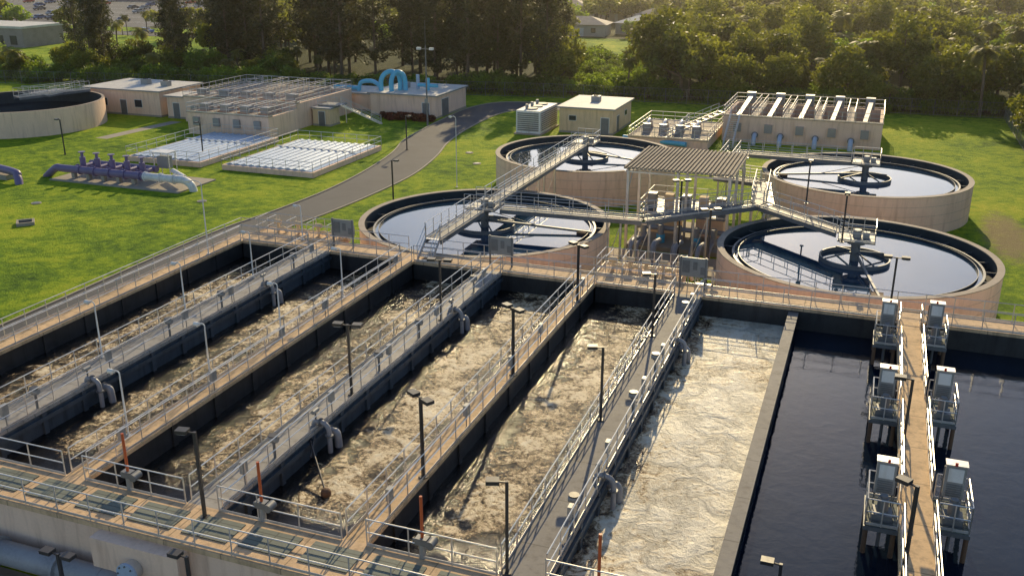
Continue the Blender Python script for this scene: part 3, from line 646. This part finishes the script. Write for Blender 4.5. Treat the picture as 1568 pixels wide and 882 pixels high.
def pine(h,R,seed):
    rs.seed(seed); m=M(); m.cyl((0,0,-.2),(.2,.1,h*.97),.28,'bark',r1=.04,n=7)
    for k in range(60):
        t=(k+rs.rand())/60; z=h*(.12+.88*t); L=R*(1-t)**.55*(.45+.75*rs.rand())+.3; a=rs.rand()*6.28
        c0=Vector((0,0,z)); c1=Vector((L*math.cos(a),L*math.sin(a),z+L*.45)); m.cyl(c0,c1,.05,'bark',r1=.015,n=4,caps=False)
        for s in(.45,.75,1.):
            c=c0.lerp(c1,s); leaves_to(m,ball(tuple(c),.42+.3*rs.rand(),28,1.3),.6,'pine',.3,droop=.5)
    return mk(m,'casuarina_tree_mesh')
def palm(h,seed):
    rs.seed(seed); random.seed(seed); m=M(); top=Vector((U(-.5,.5),U(-.5,.5),h)); m.bend([(0,0,-.2),(top.x*.3,top.y*.3,h*.5),tuple(top)],.17,'bark',n=8,k=4)
    for k in range(30):
        a=rs.rand()*6.28; el=-.5+1.7*rs.rand(); L=1.9+.6*rs.rand(); d=Vector((math.cos(a),math.sin(a),0)); p=top.copy(); sl=el; w=Vector((-d.y,d.x,0)); N_=9; pts=[p.copy()]
        for j in range(N_): p=p+(d*math.cos(sl)+Vector((0,0,math.sin(sl))))*L/N_; sl-=.2; pts.append(p.copy())
        for j in range(1,N_+1):
            c=pts[j]; dr=(pts[j]-pts[j-1]).normalized(); ll=.75*math.sin(math.pi*(j+.8)/(N_+2))
            for s in(-1,1):
                for q in(0,.5):
                    b=c-dr*q*L/N_; tip=b+w*s*ll+dr*.35*ll-Vector((0,0,.3*ll)); m.add([b-dr*.06,b+dr*.06,tip],[(0,1,2)],'palm')
    return mk(m,'palm_mesh')
def shrub(seed,mat='shrub',R=1.3,h=1.6):
    rs.seed(seed); m=M()
    for k in range(7):
        c=(rs.normal()*R*.45,rs.normal()*R*.45,h*(.3+.4*rs.rand())); m.cyl((0,0,0),c,.04,'bark',r1=.01,n=4,caps=False); leaves_to(m,ball(c,R*.5,120,.8),.3,mat,.6)
    return mk(m,'shrub_mesh')
BR=[broad(8.5,4.6,24,170,s,ls=.48) for s in(1,2)]+[broad(11,4.5,26,170,3,ls=.48),broad(6.5,3.8,20,150,4,'shrub',.46)]
BL=[broad(8.5,4.6,20,60,s,ls=.85) for s in(41,42)]+[broad(11,4.5,22,60,43,ls=.85),broad(6.5,3.8,16,60,44,'shrub',.75)]
PI=[pine(19,3.6,s) for s in(11,12,13)]
PA=[palm(h,s) for h,s in((6,21),(7.5,22),(5,23))]
SH=[shrub(31),shrub(32,R=1.7,h=2.4)]; RSH=shrub(33,'redleaf',.9,.9)
random.seed(99)
def put(me,name,x,y,s=1,parent=None,z=0,sz=None):
    o=bpy.data.objects.new(name,me); COL.objects.link(o); o.location=(x,y,z); o.rotation_euler=(0,0,U(0,6.28)); o.scale=(s,s,s if sz is None else s*sz)
    if parent: o.parent=parent
    return o
for y in(151,157,164,173):
    x=-.745*y
    while x<-.315*y:
        xx=x+U(-1,1); r_=xx/y
        gap=(-.665<r_<-.625) or (-.55<r_<-.51) or (-.455<r_<-.435)
        if not gap or rnd()<.15: put(random.choice(PI),'casuarina_tree',xx,y+U(-2.5,2.5),U(.75,1.25))
        x+=U(3.2,6.0)
fo=E('forest_canopy')
def clear(x,y):
    r_=x/y
    if 182<y<240 and -.335<r_<-.20: return True
    if -.312<r_<-.215 and y<185: return True
    if y>=235 and y<290 and -.32<r_<-.17: return rnd()<.8
    if y>280 and rnd()<.18: return True
    return False
y=150.
while y<430:
    st=5.8+ (y-150)*.02
    x=-.31*y
    while x<.17*y+6:
        xx=x+U(-2,2); yy=y+U(-2.5,2.5)
        if not clear(xx,yy) and rnd()<.93:
            if rnd()<.2: put(random.choice(PA),'palm',xx,yy,U(1.0,1.45),fo)
            else: put(random.choice(BR if yy<215 else BL),'tree',xx,yy,U(.55,1.3),fo)
        x+=st*U(.8,1.3)
    y+=st
for k in range(64):
    x=U(18.5,32);yy=U(74,150)
    if rnd()<.55: put(random.choice(PA),'sabal_palm',x,yy,U(.7,1.15))
    else: put(random.choice(BR),'broadleaf_tree',x,yy,U(.45,.85))
hg=E('fence_line_shrubs')
for k in range(230):
    x=U(-150,16); yb=126+(x+139.7)*(143.2-126)/88.2 if x<-51.5 else 143.2+(x+51.5)*.073
    put(random.choice(SH),'shrub',x,yb+U(1.5,6),U(.8,1.6),hg)
for k in range(90):
    yy=U(150,190); x=-yy*U(.215,.312); put(random.choice(SH),'shrub',x,yy,U(1,1.7),hg)
for k in range(46):
    x=U(-165,-92); yb=126+(x+139.7)*.195; put(random.choice([BR[3],BR[0]]+PA[:1]),'broadleaf_tree',x,yb+U(4,20),U(.45,.8))
for k in range(10):
    x=U(-150,-108); put(PI[k%3],'casuarina_tree',x,U(136,160),U(.6,.95))
for k in range(9):
    x=U(-50,14); put(random.choice(PA),'sabal_palm',x,148.5+U(0,3),U(.5,.9))
for k in range(14): put(RSH,'red_shrub',-63+k*.55,118.2+U(-.4,.4),U(.8,1.1))
for k in range(8): put(SH[0],'shrub',-85+k*1.2,122.6+U(-.3,.3),.6)
for k in range(170):
    yy=U(165,420); x=-yy*U(.70,1.15)
    if -350<x<-195 and 225<yy<335: continue
    if -205<x<-165 and 160<yy<195: continue
    put(random.choice(BL+PI[:1]+PA),'tree',x,yy,U(.55,1.05),fo)
for k in range(150):
    yy=U(185,420); x=-yy*U(.31,.72); put(random.choice(BL),'tree',x,yy,U(.6,1.1),fo)
# ------------------------------------------------------------------ suburb
def house(x,y,w,dp,h,ang,roof='roofb',wall='stucco'):
    e=E('suburban_house',(x,y,0)); e.rotation_euler=(0,0,math.radians(ang)); m=M(); m.box(-w/2,w/2,-dp/2,dp/2,0,h,wall); m.build('walls',e)
    m=M(); o=.6; rh=1.8; a=w/2+o;b=dp/2+o; rl=max(.5,a-b)
    m.add([(-a,-b,h),(a,-b,h),(a,b,h),(-a,b,h),(-rl,0,h+rh),(rl,0,h+rh)],[(0,1,5,4),(1,2,5),(2,3,4,5),(3,0,4),(3,2,1,0)],roof); m.build('hip_roof',e)
    m=M()
    for k in(-.35,-.1,.3): m.box(w*k-.6,w*k+.6,-dp/2-.05,-dp/2-.003,.9,2.1,'glass')
    m.box(w*.1-.5,w*.1+.5,-dp/2-.05,-dp/2-.004,0,2.1,'white'); m.build('windows_and_door',e)
for x,y,w_,a,rf in((-74,248,15,5,'roofb'),(-58,256,14,-8,'roofw'),(-88,262,14,0,'roofw'),(-60,285,15,5,'roofb'),(-78,300,14,0,'roofb'),(-30,330,15,10,'roofw'),(-5,350,15,0,'roofw'),(20,340,14,0,'roofb'),(-55,340,15,0,'roofw'),(-100,320,15,0,'roofb'),(-130,300,15,12,'roofb'),(40,300,14,0,'roofw')): house(x,y,w_,9,2.9,a,rf)
def store(x,y,w,dp,h,wall): 
    e=E('commercial_building'); m=M(); m.box(x-w/2,x+w/2,y-dp/2,y+dp/2,0,h,wall); m.build('walls',e); m=M(); m.box(x-w/2-.2,x+w/2+.2,y-dp/2-.2,y+dp/2+.2,h,h+.5,'roofw'); m.build('parapet_roof',e)
    m=M(); k=-w/2+2
    while k<w/2-3: m.box(x+k,x+k+2,y-dp/2-.06,y-dp/2-.003,.6,2.6,'glass'); k+=4
    m.build('shopfront_windows',e)
store(-198,178,30,12,4.2,'roofb'); store(-300,345,60,20,6,'stucco'); store(-215,350,40,16,5,'white'); store(-385,330,40,20,6,'stucco'); store(-150,360,30,14,5,'stucco')
m=M(); m.add([(-370,226,.010),(-196,226,.010),(-196,334,.010),(-370,334,.010)],[(0,1,2,3)],'asph')
m.build('car_park'); 
m=M()
for row in(240,256,272,288,304,320):
    for k in range(60): x=-362+k*2.7; m.box(x,x+.12,row-2.5,row+2.5,.012,.016,'white')
m.build('parking_bay_markings')
m=M(); m.add([(-420,206,.014),(-150,206,.014),(-150,214,.014),(-420,214,.014)],[(0,1,2,3)],'asph'); m.build('street')
m=M(); m.add([(-78,186,.01),(-36,186,.01),(-36,240,.01),(-90,240,.01)],[(0,1,2,3)],'field'); m.add([(-300,150,.006),(-118,150,.006),(-150,205,.006),(-340,205,.006)],[(0,1,2,3)],'field'); m.add([(-420,215,.006),(-140,215,.006),(-150,225.5,.006),(-420,225.5,.006)],[(0,1,2,3)],'field'); m.build('grass_field')
def carmesh(colr):
    k='car_%.2f_%.2f'%(colr[0],colr[2])
    if k not in MT: MT[k]=weathered('car_paint_'+k,colr,.3,metal=.3,var=.05,bmp=0)
    m=M(); prof=[(-2.2,.35),(-2.2,.85),(-1.5,.95),(-.9,1.42),(.6,1.42),(1.2,.95),(2.1,.85),(2.25,.35)]
    q=[(x,-.85,z) for x,z in prof]+[(x,.85,z) for x,z in prof]; n=len(prof)
    m.add(q,[tuple(range(n)),tuple(range(2*n-1,n-1,-1))]+[(i,n+i,n+(i+1)%n,(i+1)%n) for i in range(n)],k)
    for s in(-1,1): m.add([(-1.35,s*.86,.98),(1.0,s*.86,.98),(.55,s*.86,1.36),(-.85,s*.86,1.36)],[(0,1,2,3)],'glass')
    m.add([(-1.47,-.7,.99),(-1.47,.7,.99),(-.95,.7,1.4),(-.95,-.7,1.4)],[(0,1,2,3)],'glass'); m.add([(1.19,-.7,.99),(1.19,.7,.99),(.66,.7,1.4),(.66,-.7,1.4)],[(0,1,2,3)],'glass')
    for x in(-1.4,1.4):
        for s in(-1,1): m.cyl((x,s*.7,.34),(x,s*.9,.34),.34,'tyre',n=14)
    return mk(m,'car_mesh')
CM=[carmesh(c) for c in((.7,.7,.7),(.1,.1,.12),(.4,.03,.03),(.3,.32,.35),(.05,.1,.25))]
for row in(240,256,272,288,304,320):
    for k in range(30):
        if rnd()<.4: o=put(random.choice(CM),'parked_car',-362+k*5.4+1.4,row); o.rotation_euler=(0,0,math.pi/2)
for k in range(10): o=put(random.choice(CM),'parked_car',-400+k*24+U(-4,4),208+4*(k%2),z=.02); o.rotation_euler=(0,0,0)

# ------------------------------------------------------------------ light, sky, haze, camera
az=math.radians(9); el=math.radians(23.5)
S=Vector((-math.sin(az)*math.cos(el),math.cos(az)*math.cos(el),math.sin(el)))
sd=bpy.data.lights.new('sun','SUN'); sd.energy=5; sd.angle=math.radians(.5); sd.color=(1,.79,.45)
so=bpy.data.objects.new('sun',sd); COL.objects.link(so); so.rotation_euler=(-S).to_track_quat('-Z','Y').to_euler(); so.location=(0,0,60)
wd=bpy.data.worlds.new('World'); sc.world=wd; wd.use_nodes=True; nt=wd.node_tree
bg=nt.nodes['Background']; sk=nt.nodes.new('ShaderNodeTexSky'); sk.sky_type='NISHITA'; sk.sun_disc=False; sk.sun_elevation=el; sk.sun_rotation=-az; sk.dust_density=.6; sk.air_density=1
tint=mix(nt,1.,sk.outputs[0],(.95,.97,1.04),'MULTIPLY')
nt.links.new(tint,bg.inputs[0]); bg.inputs[1].default_value=.14
hz=M(); hz.box(-700,500,75,900,.05,48,'glass'); ho=hz.build('haze')
vmt=bpy.data.materials.new('haze_volume'); vmt.use_nodes=True; vn=vmt.node_tree; vn.nodes.clear(); vo=vn.nodes.new('ShaderNodeOutputMaterial'); vs=vn.nodes.new('ShaderNodeVolumeScatter')
vs.inputs['Density'].default_value=.00028; vs.inputs['Anisotropy'].default_value=.78; vs.inputs['Color'].default_value=(1,.93,.8,1); vn.links.new(vs.outputs[0],vo.inputs['Volume'])
ho.data.materials.clear(); ho.data.materials.append(vmt)
cd=bpy.data.cameras.new('camera'); cd.sensor_width=36; cd.lens=33.83; cd.clip_end=9000; cd.clip_start=.5
co=bpy.data.objects.new('camera',cd); COL.objects.link(co); co.location=(0,0,23); co.rotation_euler=(math.radians(90-19.82),0,math.radians(20.5)); sc.camera=co
sc.view_settings.view_transform='Standard'; sc.view_settings.look='None'; sc.view_settings.exposure=0
